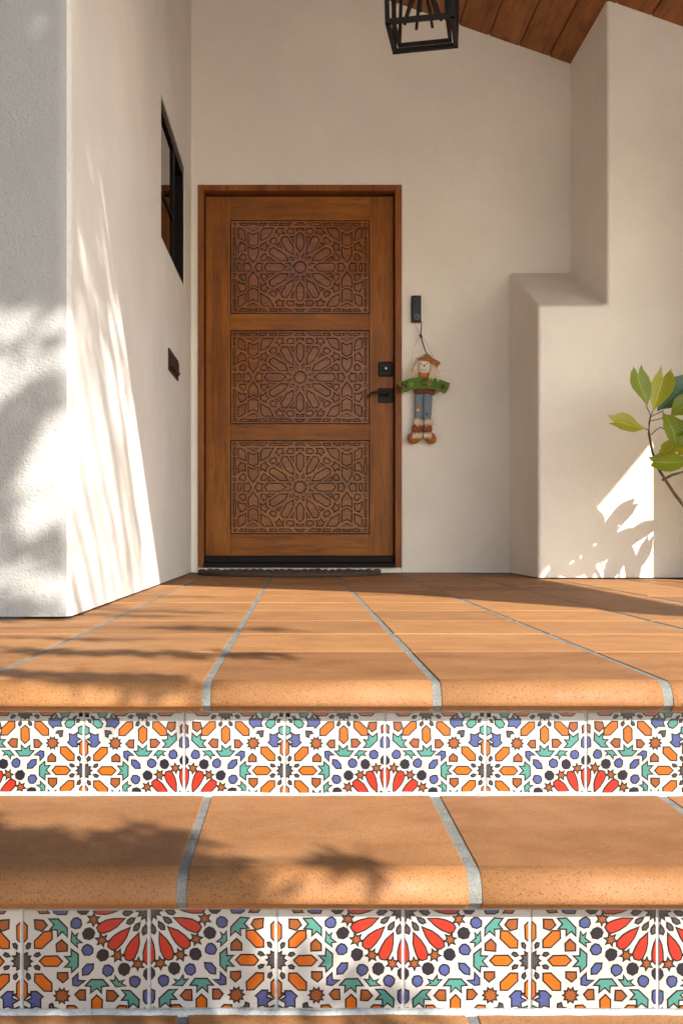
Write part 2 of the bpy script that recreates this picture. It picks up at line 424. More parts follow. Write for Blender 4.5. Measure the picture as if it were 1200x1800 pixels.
for k in range(0, 5):
    a = R(22.5 * k)
    add('red', radial([(.205, 0), (.285, .034), (.345, .046), (.41, .044), (.438, .022), (.442, -.018), (.41, -.044), (.345, -.046), (.285, -.034)], a), False)
    add('black', radial([(.468, .012), (.473, -.018), (.492, -.041), (.528, -.044), (.560, -.022), (.562, .022), (.530, .045), (.492, .041)], a), False)
add('blue', [(-.045, .65), (0, .632), (.045, .65), (.045, .72), (.03, .748), (0, .755), (-.03, .748), (-.045, .72)])
add('blue', Z([(555, 515), (610, 515), (648, 560), (648, 610), (600, 604), (560, 560)]), False)
add('teal', Z([(735, 252), (740, 338), (685, 388), (690, 350), (648, 345), (697, 312), (682, 265), (712, 290)]))
add('teal', Z([(737, 395), (738, 455), (795, 455), (752, 497), (795, 545), (738, 543), (735, 590), (680, 540), (680, 440)]))
add('blue', Z([(684, 590), (728, 636), (728, 690), (685, 700), (622, 652), (682, 650)]), False)
add('teal', Z([(770, 225), (845, 148), (920, 150), (880, 200), (915, 238), (850, 242), (850, 295), (808, 258), (768, 298)]))
add('brown', Z([(930, 205), (960, 160), (1035, 155), (1032, 235), (975, 252)]))
add('brown', Z([(770, 360), (818, 318), (860, 358), (858, 418), (770, 415)]))
add('brown', Z([(765, 585), (850, 585), (850, 635), (805, 672), (765, 635)]))
oc = (1.0, .412)
opet = [(.135, 0), (.175, .042), (.28, .043), (.322, .0), (.28, -.043), (.175, -.042)]
for k, a in enumerate((90, 135, 180, 225, 270)):
    sc = 1.0 if k not in (1, 3) else 1.04
    add('orange', radial([(r * sc, s * sc) for r, s in opet], R(a), oc))
add('grey', star(oc[0], oc[1], .084, .06, 12))
for a in (112.5, 157.5, 202.5, 247.5):
    add('grey', radial([(.100, .0), (.125, .017), (.150, .010), (.155, -.012), (.122, -.018)], R(a), oc))
add('brown', star(.686, .686, .064, .044, 10), False)
add('blue', Q([(255, 130), (300, 140), (325, 96), (345, 140), (398, 135), (400, 185), (355, 235), (335, 215), (268, 215), (280, 178)]))
add('teal', Q([(140, 145), (200, 140), (240, 185), (225, 225), (185, 235), (140, 195)]), False)
add('grey', Q([(258, 255), (315, 260), (330, 285), (300, 290), (290, 325), (262, 315)]), False)
add('teal', Q([(5, 265), (30, 215), (55, 205), (105, 225), (105, 285), (60, 305)]))
add('grey', Q([(88, 140), (120, 150), (125, 178), (100, 175)]))
add('grey', Q([(60, 355), (110, 385), (112, 402), (80, 395)]))
add('brown', Q([(1008, 210), (1053, 180), (1100, 210), (1095, 290), (1053, 255), (1012, 285)]))
add('grey', star(1, 1, .07, .05, 8))
def riser_tile(v0, v1, red_top, red_left, jit):
    rg = random.Random(jit); V = []; Fc = []; mi = []
    keys = ['white', 'line'] + [k for k in GL if k not in ('white', 'line')]
    def loc(u, v): return ((u if red_left else 1 - u) * T, (-v if red_top else v) * T)
    g = .0011
    x0, x1 = g, T - g; za, zb = sorted((loc(0, v0)[1], loc(0, v1)[1])); za += .0006; zb -= .0006
    bv = .0016
    base = [(x0, .009, za), (x1, .009, za), (x1, .009, zb), (x0, .009, zb), (x0, bv * .8, za), (x1, bv * .8, za), (x1, bv * .8, zb), (x0, bv * .8, zb),
            (x0 + bv, 0, za + bv), (x1 - bv, 0, za + bv), (x1 - bv, 0, zb - bv), (x0 + bv, 0, zb - bv)]
    V += base
    for a in range(4):
        b_ = (a + 1) % 4
        Fc += [(a, b_, 4 + b_, 4 + a), (4 + a, 4 + b_, 8 + b_, 8 + a)]; mi += [0, 0]
    Fc.append((8, 9, 10, 11)); mi.append(0)
    lo, hi = min(v0, v1), max(v0, v1)
    e = .0016 / T + .004
    for col, p in shapes:
        p = [(u + rg.uniform(-.0022, .0022), v + rg.uniform(-.0022, .0022)) for u, v in p]
        pe = inset(p, -.0045); q = clip(pe, e, 1 - e, lo + e, hi - e)
        if not q: continue
        pi_ = inset(pe, .0122); fill = clip(pi_, e, 1 - e, lo + e, hi - e) if area(pi_) > 1e-4 else None
        if not fill or area(fill) < 1e-4: fill = None
        for poly, dep, key in ((q, -.00025, 'line'), (fill, -.0005, col)):
            if poly is None: continue
            pl = [loc(u, v) for u, v in poly]
            tri = tessellate_polygon([[Vector((a, b_, 0)) for a, b_ in pl]])
            s = len(V); V += [(a, dep, b_) for a, b_ in pl]
            for t in tri:
                Fc.append(tuple(s + i for i in t)); mi.append(keys.index(key))
    me = mesh('riser_tile', V, Fc, [M['glaze_' + k] for k in keys], mi)
    bm = bmesh.new(); bm.from_mesh(me)
    for f in bm.faces:                     # all painted faces look towards the viewer
        f.normal_update()
        if f.normal.y > .2: f.normal_flip()
    bm.to_mesh(me); bm.free(); return me
zr1 = -.4228; zr2 = -.4500
up = {}; lowt = {}
for L in (True, False):
    for q in range(2):
        up[L, q] = riser_tile(.172, 1.0, False, L, 11 + q + 5 * L); lowt[L, q] = riser_tile(-.0, .80, True, L, 31 + q + 5 * L)
for i in range(-6, 15):
    o = link('riser_tile', up[i % 2 != 0, i % 3 == 0], landing); o.location = (-.3243 + i * T, Y1 + random.uniform(-.0005, .0004), zr1 + random.uniform(-.0006, .0006)); o.rotation_euler = (random.uniform(-.004, .004), random.uniform(-.003, .003), random.uniform(-.004, .004))
for i in range(-6, 15):
    o = link('riser_tile', lowt[i % 2 != 0, i % 3 == 0], step_u); o.location = (-.3305 + i * T, Y2 + random.uniform(-.0005, .0004), zr2 + random.uniform(-.0006, .0006)); o.rotation_euler = (random.uniform(-.004, .004), random.uniform(-.003, .003), random.uniform(-.004, .004))

# ------------------------------------------------------------------ walls
ZW = ZL + .006
# back wall with the door opening
dl, dr, dt = bx_(348), bx_(706), bz_(325)
outer = [(-1.2, ZW), (2.7, ZW), (2.7, ceil_z(2.7) + .06), (-1.2, ceil_z(-1.2) + .06)]
hole = [(dl, ZW - .0), (dr, ZW), (dr, dt), (dl, dt)]
outer = [(-1.2, ZW), (dl, ZW), (dl, dt), (dr, dt), (dr, ZW), (2.7, ZW), (2.7, ceil_z(2.7) + .06), (-1.2, ceil_z(-1.2) + .06)]
V, Fc = plate_holes(outer, [], lambda u, v, d: (u, YB + d, v), 0, .16)
back = link('back_wall', fixn(mesh('back_wall', V, Fc, M['stucco'])))
tag(back, 'cream stucco wall around the carved wooden front door', 'wall')
# left wall: front face, rounded corner, side face with a window opening
wy0, wy1, wz0, wz1 = 4.44, 5.37, 1.285, 1.908
V, Fc = plate_holes([(YF + .035, ZW), (YB + .02, ZW), (YB + .02, 3.40), (YF + .035, 3.40)], [[(wy0, wz0), (wy1, wz0), (wy1, wz1), (wy0, wz1)]],
                    lambda u, v, d: (XL - d, u, v), 0, .15)
r_ = .035; ns = 8; zs = [ZW + .6 * i for i in range(6)] + [3.40]
arc = [(XL - r_ + r_ * math.cos(R(90) * i / ns), YF + r_ - r_ * math.sin(R(90) * i / ns)) for i in range(ns + 1)] + [(-2.2, YF)]
sm = [False] * len(Fc)
b0 = len(V)
for x, y in arc: V += [(x, y, ZW), (x, y, 3.40)]
for i in range(len(arc) - 1):
    a = b0 + 2 * i; Fc.append((a, a + 2, a + 3, a + 1)); sm.append(True)
s = len(V); V += [(-2.2, YF, ZW), (-2.2, YB, ZW), (-2.2, YB, 3.40), (-2.2, YF, 3.40), (XL - .15, YF + .035, 3.40), (XL - .15, YB, 3.4)]
Fc.append((s, s + 1, s + 2, s + 3)); sm.append(False)
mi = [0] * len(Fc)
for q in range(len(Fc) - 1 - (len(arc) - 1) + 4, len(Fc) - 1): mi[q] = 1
side = link('side_wall', fixn(mesh('side_wall', V, Fc, [M['stucco_rough'], M['stucco_front_shaded']], mi, smooth=sm)))
tag(side, 'rough white stucco wall with a rounded corner and a small dark window', 'wall')
top = box('wall_top', -2.2, XL - .002, YF + .04, YB, 3.40, 3.75, M['stucco'], side, bev=0)
# window: reveal lining, frame, pane
wd = empty('window'); wd.parent = side
xi = XL - .006
ft = .045; ym = 4.95
def multi(nm, boxes, m_, par):
    bm = bmesh.new()
    for q in boxes: bm_box(bm, *q)
    return link(nm, from_bm(nm, bm, m_), par)
multi('frame', ((xi - .05, xi, wy0 + .002, wy0 + .03, wz0 + .002, wz1 - .002), (xi - .05, xi, wy1 - ft, wy1 - .002, wz0 + .002, wz1 - .002),
    (xi - .05, xi, wy0 + .03, wy1 - ft, wz0 + .002, wz0 + .02), (xi - .05, xi, wy0 + .03, wy1 - ft, wz1 - .05, wz1 - .002)), M['winframe'], wd)
box('mullion', xi - .052, xi - .001, ym, ym + .035, wz0 + .0205, wz1 - .0505, M['winframe'], wd, .001)
box('glazing_bar', xi - .018, xi - .004, wy0 + .031, ym - .001, 1.515, 1.527, M['winframe'], wd, .001)
box('pane', xi - .016, xi - .011, wy0 + .031, ym - .0005, wz0 + .021, wz1 - .051, M['glass'], wd, 0)
box('insect_screen', xi - .045, xi - .042, ym + .036, wy1 - ft - .001, wz0 + .021, wz1 - .051, M['screen'], wd, 0)
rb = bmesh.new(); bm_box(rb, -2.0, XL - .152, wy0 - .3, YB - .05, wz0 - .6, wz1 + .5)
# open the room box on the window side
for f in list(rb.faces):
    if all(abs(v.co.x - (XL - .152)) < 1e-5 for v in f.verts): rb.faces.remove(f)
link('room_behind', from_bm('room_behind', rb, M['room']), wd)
# mail slot
ms = empty('mail_slot', (XL, 4.85, .80))
def rel(o, root): o.matrix_parent_inverse = Matrix.Translation(-root.location); return o
rel(box('slot_plate', XL - .004, XL + .007, 4.672, 5.035, .748, .848, M['bronze'], ms, .003), ms)
rel(box('slot_flap', XL + .0075, XL + .013, 4.70, 5.01, .768, .828, M['bronze'], ms, .003), ms)
rel(box('flap_lip', XL + .012, XL + .022, 4.73, 4.98, .770, .778, M['bronze'], ms, .002), ms)
tag(ms, 'dark bronze mail slot set in the white side wall below the window', 'mail slot')
# chimney breast with a sloping shoulder
xl, xu, xr = 1.175, 1.513, 2.06
yb = YB + .03; k = (1.448 - 1.115) / (YB - YC)
zf = 1.115; zbk = zf + k * (yb - YC)
fr_ = [(xl, ZW), (xr, ZW), (xr, ceil_z(xr) + .03), (xu, ceil_z(xu) + .03), (xu, zf), (xl, zf)]
bk = [(xl, ZW), (xr, ZW), (xr, ceil_z(xr) + .03), (xu, ceil_z(xu) + .03), (xu, zbk), (xl, zbk)]
bm = bmesh.new(); fv = [bm.verts.new((x, YC, z)) for x, z in fr_]; bv_ = [bm.verts.new((x, yb, z)) for x, z in bk]
bm.faces.new(fv); bm.faces.new(bv_[::-1])
for i in range(6): bm.faces.new((fv[i], bv_[i], bv_[(i + 1) % 6], fv[(i + 1) % 6]))
bmesh.ops.recalc_face_normals(bm, faces=bm.faces)
be = [e for e in bm.edges if not all(abs(v.co.z - ZW) < 1e-4 for v in e.verts) and not all(v.co.y > yb - .01 for v in e.verts)]
bmesh.ops.bevel(bm, geom=be, offset=.018, segments=4, profile=.5, affect='EDGES')
ch = link('chimney_breast', from_bm('chimney_breast', bm, M['stucco']))
tag(ch, 'white stucco chimney breast with a sloping shoulder beside the plant', 'chimney breast')
# wing wall added out of frame at the right, for its shadow and sky blocking
bm = bmesh.new(); bm_box(bm, 2.05, 3.0, 4.51, 5.74, ZW, ceil_z(3.0) - .17)
bmesh.ops.bevel(bm, geom=bm.edges[:], offset=.02, segments=3, profile=.5, affect='EDGES')
tag(link('added_wing_wall', from_bm('added_wing_wall', bm, M['stucco'])), 'short white stucco wing wall added unseen to shade the chimney breast', 'wall')

# ------------------------------------------------------------------ roof and ceiling planks
front = [(-3.0, .747), (1.8, .747), (2.45, .465), (3.06, -.42)]
def front_y(x):
    for (a, ya), (b_, yb_) in zip(front, front[1:]):
        if a <= x <= b_: return ya + (yb_ - ya) * (x - a) / (b_ - a)
    return front[-1][1]
pl = front + [(3.06, 6.3), (-3.0, 6.3)]
V, Fc = plate_holes(pl, [], lambda u, v, d: (u, v, ceil_z(u) + .028 + d), 0, .12)
n_ = len(pl); Fc.append(tuple(range(n_, 2 * n_)))
roof = link('porch_roof', fixn(mesh('porch_roof', V, Fc, M['roof'])))
tag(roof, 'sloping porch roof lined with brown knotty wood planks', 'roof')
pw = .168; xk = bx_(912)
slope = math.atan(.35)
for i in range(-13, 10):
    xa, xb = xk + i * pw * .99, xk + (i + 1) * pw * .99
    if xb > 3.05: break
    ya = max(front_y(xa), front_y(xb)) + .01
    bm = bmesh.new()
    g = .0022; ln = 5.94 - ya
    vs_, fs = bm_box(bm, -(xb - xa) / 2 + g, (xb - xa) / 2 - g, 0, ln, 0, .02)
    bmesh.ops.bevel(bm, geom=[e for e in bm.edges if abs(e.verts[0].co.y - e.verts[1].co.y) > 1 and e.verts[0].co.z < .01], offset=.004, segments=1, affect='EDGES')
    for v in bm.verts:                       # follow the slope of the ceiling
        v.co.z += -.35 * v.co.x
    o = link('plank', from_bm('plank', bm, M['plank']), roof)
    xm = (xa + xb) / 2; o.location = (xm, ya, ceil_z(xm) + random.uniform(0, .003))
box('eave_beam', 2.80, 2.98, -.1, 5.9, ceil_z(2.98) - .16, ceil_z(2.98) - .005, M['frame_wood'], roof, .004)

# ------------------------------------------------------------------ front door
door = empty('front_door', (0, YB, ZL))
def D(o): return rel(o, door)
yj = YB - .012                              # frame stands a little proud
fl, fr2, ft2 = dl + .002, dr - .002, dt - .002
pl_, pr_, pt_ = bx_(358.5), bx_(694), bz_(336)
zsill = bz_(993.5)
D(box('door_jamb', fl, pl_, yj, YB + .13, zsill - .012, ft2, M['frame_wood'], door, .003))
D(box('door_jamb', pr_, fr2, yj, YB + .13, zsill - .012, ft2, M['frame_wood'], door, .003))
D(box('door_head', pl_ + .0005, pr_ - .0005, yj + .001, YB + .13, pt_, ft2 - .0005, M['frame_wood'], door, .003))
yd = YB + .045                              # face of the door leaf
gl_, gr_ = pl_ + .006, pr_ - .006
z_t, z_b = bz_(341), bz_(977)
xsL, xsR = bx_(404), bx_(650.5)
D(box('stile', gl_, xsL, yd, yd + .04, z_b, z_t, M['door_v'], door, .0015))
D(box('stile', xsR, gr_, yd, yd + .04, z_b, z_t, M['door_v'], door, .0015))
rows = [(382.5, 548.5), (577.5, 744), (772.5, 939)]
rz = [(z_t, bz_(rows[0][0])), (bz_(rows[0][1]), bz_(rows[1][0])), (bz_(rows[1][1]), bz_(rows[2][0])), (bz_(rows[2][1]), z_b)]
for a, b_ in rz: D(box('rail', xsL + .0006, xsR - .0006, yd + .0006, yd + .04, b_, a, M['door_h'], door, .0015))
# carved panels -----------------------------------------------------------
ZS = 1 / 9.23 * YB / F
def K(pts): return [((x - 1165) * ZS, -(y - 840) * ZS) for x, y in pts]
quarter = [
 [(835, 945), (975, 945), (925, 1045), (735, 1165), (665, 1130), (665, 1060)],
 [(1060, 1040), (1060, 1165), (955, 1345), (880, 1340), (845, 1275), (940, 1110)],
 [(930, 900), (1015, 868), (1018, 892), (975, 912)], [(990, 1008), (1022, 950), (1068, 952), (1058, 1000)], [(1102, 1068), (1098, 990), (1133, 985), (1143, 1030)],
 [(645, 940), (765, 940), (645, 1020)], [(765, 1205), (880, 1138), (822, 1238)], [(1062, 1235), (1062, 1350), (1000, 1340)],
 [(525, 950), (600, 950), (626, 985), (610, 1046), (570, 1065), (525, 1010)], [(662, 1262), (710, 1217), (778, 1247), (783, 1290), (758, 1330), (700, 1310)],
 [(935, 1430), (965, 1385), (1065, 1390), (1065, 1475), (980, 1478)],
 [(520, 1105), (555, 1138), (608, 1088), (614, 1152), (662, 1188), (614, 1212), (610, 1258), (575, 1232), (520, 1210)],
 [(818, 1348), (850, 1388), (920, 1388), (880, 1425), (903, 1478), (798, 1478), (758, 1400), (800, 1398)],
 [(520, 1270), (655, 1340), (738, 1480), (570, 1480), (520, 1420)],
 [(400, 912), (485, 1030), (485, 1178), (400, 1138), (315, 1180), (315, 1030)],
 [(315, 1222), (400, 1178), (485, 1222), (485, 1412), (400, 1372), (315, 1412)], [(300, 1480), (400, 1428), (500, 1480)],
 [(178, 960), (268, 948), (284, 1000), (270, 1048), (235, 1065), (175, 1010)],
 [(150, 1072), (215, 1110), (280, 1102), (275, 1190), (280, 1212), (185, 1258), (185, 1215), (150, 1190)],
 [(150, 1320), (284, 1268), (270, 1420), (200, 1480), (150, 1480)],
 [(175, 1548), (210, 1520), (300, 1520), (300, 1565), (175, 1565)], [(330, 1520), (400, 1540), (470, 1520), (470, 1566), (330, 1566)],
 [(500, 1520), (580, 1520), (640, 1565), (500, 1565)], [(670, 1520), (780, 1520), (800, 1565), (670, 1565)], [(818, 1520), (980, 1520), (1050, 1565), (838, 1566)],
 [(75, 1525), (125, 1525), (125, 1565), (75, 1565)],
 [(75, 945), (113, 945), (119, 978), (95, 1003), (72, 985)], [(75, 1032), (119, 1050), (112, 1330), (75, 1338)], [(75, 1368), (115, 1362), (115, 1490), (75, 1490)]]
onx = [  # symmetric left to right, copied top to bottom
 [(1165, 1082), (1228, 1170), (1228, 1360), (1165, 1412), (1102, 1360), (1102, 1170)],
 [(1102, 1434), (1165, 1458), (1228, 1434), (1228, 1480), (1102, 1480)], [(1078, 1525), (1252, 1525), (1210, 1566), (1120, 1566)]]
ony = [  # symmetric top to bottom, copied left to right
 [(582, 840), (622, 772), (860, 772), (940, 838), (860, 907), (622, 907)],
 [(428, 840), (474, 758), (490, 775), (558, 780), (540, 840), (558, 905), (490, 905), (472, 924)],
 [(372, 840), (326, 758), (310, 775), (237, 780), (252, 840), (237, 905), (310, 905), (328, 924)],
 [(150, 772), (188, 772), (216, 840), (188, 907), (150, 907)], [(75, 772), (115, 772), (115, 908), (75, 908)]]
holes = []
for q in quarter:
    q = K(q)
    for sx in (1, -1):
        for sy in (1, -1): holes.append([(x * sx, y * sy) for x, y in q])
for q in onx:
    q = K(q); holes += [q, [(x, -y) for x, y in q]]
for q in ony:
    q = K(q); holes += [q, [(-x, y) for x, y in q]]
holes.append(star(0, 0, 112 * ZS, 88 * ZS, 12, R(15)))
holes = [ccw(h) for h in holes]
hw = (xsR - xsL) / 2 - .0008; hh = (bz_(rows[0][0]) - bz_(rows[0][1])) / 2 - .0008
fx, fy = hw - .0045, hh - .0045
V, Fc = plate_holes([(-fx, -fy), (fx, -fy), (fx, fy), (-fx, fy)], [inset(h, -.0016) for h in holes], lambda u, v, d: (u, d, v), .004, .0155)
strap_me = fixn(mesh('strapwork', V, Fc, M['door_carved']))
inl = []
for h in holes:
    a_ = abs(area(h)); big = a_ > 4e-4
    p0 = inset(h, .0025 if big else .001); p1 = inset(p0, .0024 if big else .0012)
    if area(p0) < 1e-5 or area(p1) < 3e-6 or area(p1) > a_: inl.append(None); continue
    cx = sum(p[0] for p in p0) / len(p0); cy = sum(p[1] for p in p0) / len(p0); n_ = len(p0)
    top_d = .0058 if big else .0105
    V = [(x - cx, .0155, y - cy) for x, y in p0] + [(x - cx, top_d + .0016, y - cy) for x, y in p0] + [(x - cx, top_d, y - cy) for x, y in p1]
    Fc = [(i, (i + 1) % n_, n_ + (i + 1) % n_, n_ + i) for i in range(n_)] + [(n_ + i, n_ + (i + 1) % n_, 2 * n_ + (i + 1) % n_, 2 * n_ + i) for i in range(n_)]
    Fc += [tuple(2 * n_ + i for i in t) for t in tessellate_polygon([[Vector((a, b_, 0)) for a, b_ in p1]])]
    inl.append((fixn(mesh('inlay', V, Fc, M['inlay'])), cx, cy))
for a, b_ in rows:
    zc = (bz_(a) + bz_(b_)) / 2; xc = (xsL + xsR) / 2
    pn = link('carved_panel', None) if False else box('carved_panel', xc - hw, xc + hw, yd + .0156, yd + .03, zc - hh, zc + hh, M['groove'], door, 0)
    D(pn)
    so_ = link('strapwork', strap_me, pn); so_.location = (xc, yd, zc)
    for q in inl:
        if q is None: continue
        o = link('inlay', q[0], pn); o.location = (xc + q[1], yd, zc + q[2])
D(box('door_backing', pl_ - .004, pr_ + .004, yd + .0405, yd + .06, ZL + .003, pt_ + .01, M['groove'], door, 0))  # dark backing added behind the leaf, stops daylight showing in the gaps
# threshold: white plinth, black sweep and sill
D(box('plinth', dl + .003, dr - .003, YB - .004, YB + .12, ZL + .004, zsill - .013, M['stucco'], door, .003))
D(box('sill', pl_ + .002, pr_ - .002, YB - .03, YB + .11, zsill - .012, zsill + .012, M['sill'], door, .004))
D(box('door_sweep', pl_ + .003, pr_ - .003, YB + .02, YB + .07, zsill + .0125, z_b - .0015, M['sill'], door, .006))
# deadbolt and lever
x, z = bx_(678.5), bz_(647)
db = D(box('deadbolt', x - .04, x + .04, yd - .012, yd - .0002, z - .041, z + .041, M['iron'], door, .008, 3))
bm = bmesh.new(); bm_tube(bm, [(x, yd - .0121, z), (x, yd - .024, z)], [.015, .013], 20); link('cylinder_core', from_bm('cylinder_core', bm, M['iron'], False), db)
bm = bmesh.new(); bm_tube(bm, [(x, yd - .0241, z + .002), (x, yd - .027, z + .002)], .007, 16); link('keyway', from_bm('keyway', bm, M['steel']), db)
x, z = bx_(678.5), bz_(693.5)
lv = D(box('lever_plate', x - .041, x + .041, yd - .012, yd - .0002, z - .04, z + .04, M['iron'], door, .003))
lp = [(x + .005, yd - .012, z + .004), (x + .002, yd - .045, z + .006), (x - .012, yd - .058, z + .008), (x - .045, yd - .06, z + .012), (x - .075, yd - .06, z + .010), (x - .096, yd - .058, z - .004), (x - .102, yd - .056, z - .016)]
bm = bmesh.new(); bm_tube(bm, lp, [.012, .0105, .009, .0075, .0065, .006, .005], 10); link('lever', from_bm('lever', bm, M['iron'], True), lv)
tag(door, 'carved brown wooden front door with three geometric star panels', 'door')

# ------------------------------------------------------------------ door mat
mc = -.044; myb = 5.60
bm = bmesh.new(); outl = []
for i in range(41):
    th = math.pi * i / 40; outl.append((mc + .50 * math.cos(th) * (1 - .03 * math.sin(th)), myb - .40 * math.sin(th) ** .8))
lo_ = [bm.verts.new((x, y, ZL + .001)) for x, y in outl]; hi_ = [bm.verts.new((mc + (x - mc) * .99, myb + (y - myb) * .985, ZL + .022)) for x, y in outl]
bm.faces.new(hi_); bm.faces.new(lo_[::-1])
for i in range(41): bm.faces.new((lo_[i], lo_[(i + 1) % 41], hi_[(i + 1) % 41], hi_[i]))
rg = random.Random(3)
def nub(x, y, r, h):
    mtx = Matrix.Translation((x, y, ZL + .018)) @ Matrix.Diagonal((r, r * .8, h, 1))
    bmesh.ops.create_icosphere(bm, subdivisions=2, radius=1, matrix=mtx)
for i in range(25): nub(mc - .47 + .94 * i / 24 + rg.uniform(-.006, .006), myb - .02 - .02 * rg.random(), rg.uniform(.020, .028), rg.uniform(.010, .014))
for i in range(34):
    th = math.pi * (i + .5) / 34; nub(mc + .47 * math.cos(th), myb - .375 * math.sin(th) ** .8, rg.uniform(.018, .024), rg.uniform(.006, .010))
for j in range(6):
    for i in range(26):
        x = mc - .45 + .9 * i / 25; y = myb - .05 - j * .055
        if ((x - mc) / .46) ** 2 + ((myb - y) / .36) ** 2 < .9: nub(x + rg.uniform(-.005, .005), y, rg.uniform(.013, .018), rg.uniform(.006, .012))
mt = link('door_mat', from_bm('door_mat', bm, M['rubber'], True))
tag(mt, 'dark half-round nubbly doormat in front of the wooden door', 'doormat')

# ------------------------------------------------------------------ doorbell
x0, x1, z1, z0 = bx_(722), bx_(739), bz_(521), bz_(568)
dbl = box('doorbell', x0, x1, YB - .026, YB - .001, z0, z1, M['blackplastic'], None, .004, 3)
xc = (x0 + x1) / 2
M['lens'] = plain('lens_glass', (.01, .012, .02), .05, 0, .8); M['blue_ring'] = plain('blue_ring', (.03, .10, .25), .25); M['bell_face'] = plain('bell_face', (.016, .011, .008), .3, 0, .3)
o = box('face_plate', x0 + .006, x1 - .006, YB - .0285, YB - .0262, z0 + .008, z1 - .008, M['bell_face'], dbl, .001)
def disc(nm, x, z, r, y0, y1, m_, par, n=20):
    bm = bmesh.new(); bm_tube(bm, [(x, y0, z), (x, y1, z)], r, n); return link(nm, from_bm(nm, bm, m_), par)
disc('camera_lens', xc, z1 - .034, .010, YB - .0286, YB - .032, M['lens'], dbl)
disc('button_ring', xc + .003, z0 + .030, .0155, YB - .0286, YB - .031, M['blue_ring'], dbl)
disc('button', xc + .003, z0 + .030, .0115, YB - .0311, YB - .033, M['lens'], dbl)
tag(dbl, 'slim black video doorbell on the wall above the scarecrow', 'doorbell')

# ------------------------------------------------------------------ scarecrow welcome hanger
sc_ = empty('scarecrow_hanger', (bx_(741), YB - .03, bz_(783)))
def S(o): return rel(o, sc_)
YS = YB - .035
def q3(zx, zy, dy=0.0):                    # zoomed picture point (6x, origin 640,500) to the plane of the hanger
    return Vector((bx_(640 + zx / 6), YS + dy, bz_(500 + zy / 6)))
def cloth(name, col, var=.18, rough=.9):
    m, n, b = mat(name); v = coords(n); f = noi(n, v, 40, 4); g = noi(n, v, 500, 2)
    n.links.new(mix(n, f, tuple(x * (1 - var) for x in col), tuple(x * (1 + var) for x in col)), b.inputs['Base Color'])
    b.inputs['Roughness'].default_value = rough; bump(n, b, g, .4, .002); return m
for k_, c in {'face': (.80, .72, .62), 'felt_green': (.085, .17, .028), 'hat': (.36, .14, .04), 'orange_c': (.55, .16, .03), 'shirt': (.17, .05, .025), 'denim': (.17, .22, .27),
              'boot': (.24, .07, .025), 'boot_toe': (.38, .13, .03), 'straw': (.74, .60, .42), 'ribbon': (.045, .022, .015), 'letter_brown': (.09, .025, .012), 'letter_olive': (.30, .26, .02),
              'letter_green': (.10, .19, .035), 'letter_orange': (.42, .20, .03), 'patch_cream': (.6, .48, .36), 'twine': (.34, .24, .15)}.items(): M[k_] = cloth(k_, c)
def puff(name, pts, thick, m_, parent, dy=0.0, rim=.35, lev=3):
    """a stuffed cloth shape: outline in zoom coordinates, pillowed front and back"""
    p = ccw([tuple((q3(x, y).x, q3(x, y).z)) for x, y in pts])
    # smooth the outline
    for _ in range(2):
        p = [q for i in range(len(p)) for q in ((p[i][0] * .75 + p[(i + 1) % len(p)][0] * .25, p[i][1] * .75 + p[(i + 1) % len(p)][1] * .25),
                                               (p[i][0] * .25 + p[(i + 1) % len(p)][0] * .75, p[i][1] * .25 + p[(i + 1) % len(p)][1] * .75))]
    cx = sum(q[0] for q in p) / len(p); cz = sum(q[1] for q in p) / len(p)
    bm = bmesh.new(); n_ = len(p)
    def ring(s, d): return [bm.verts.new((cx + (x - cx) * s, YS + dy + d, cz + (z - cz) * s)) for x, z in p]
    rings = [ring(1, 0)] + [ring(math.cos(R(90) * k / (lev + 1)) ** .6, -thick * math.sin(R(90) * k / (lev + 1))) for k in range(1, lev + 1)]
    bk_ = ring(.9, thick * .4)
    for a, b_ in zip(rings, rings[1:]):
        for i in range(n_): bm.faces.new((a[i], a[(i + 1) % n_], b_[(i + 1) % n_], b_[i]))
    for i in range(n_): bm.faces.new((bk_[i], bk_[(i + 1) % n_], rings[0][(i + 1) % n_], rings[0][i]))
    c = bm.verts.new((cx, YS + dy - thick, cz))
    for i in range(n_): bm.faces.new((rings[-1][i], rings[-1][(i + 1) % n_], c))
    bm.faces.new(bk_[::-1])
    return S(link(name, from_bm(name, bm, m_, True), parent))
# trousers, boots
puff('trouser_leg', [(520, 1150), (615, 1150), (608, 1290), (600, 1460), (515, 1440), (522, 1300)], .016, M['denim'], sc_)
puff('trouser_leg', [(605, 1150), (715, 1150), (705, 1260), (695, 1450), (605, 1460), (612, 1300)], .016, M['denim'], sc_)
puff('patch', [(535, 1290), (575, 1285), (578, 1318), (545, 1325)], .003, M['orange_c'], sc_, -.0165)
puff('patch', [(535, 1322), (570, 1320), (572, 1350), (532, 1350)], .003, M['patch_cream'], sc_, -.0165)
puff('patch', [(632, 1368), (660, 1365), (662, 1392), (630, 1395)], .002, M['shirt'], sc_, -.016)
puff('boot', [(490, 1480), (600, 1480), (600, 1570), (495, 1590)], .02, M['boot'], sc_, -.004)
puff('boot', [(600, 1480), (705, 1475), (708, 1580), (602, 1575)], .02, M['boot'], sc_, -.004)
puff('boot_toe', [(500, 1560), (600, 1575), (598, 1640), (540, 1690), (470, 1688), (440, 1640), (455, 1590)], .03, M['boot_toe'], sc_, -.006)
puff('boot_toe', [(605, 1570), (705, 1560), (745, 1610), (748, 1665), (715, 1695), (660, 1682), (608, 1630)], .03, M['boot_toe'], sc_, -.006)
puff('shirt', [(512, 1090), (600, 1075), (745, 1100), (742, 1170), (690, 1182), (640, 1150), (560, 1172), (510, 1165)], .018, M['shirt'], sc_, -.004)
puff('head', [(555, 840), (590, 800), (665, 800), (700, 850), (695, 930), (650, 965), (585, 965), (548, 920)], .03, M['face'], sc_, -.004)
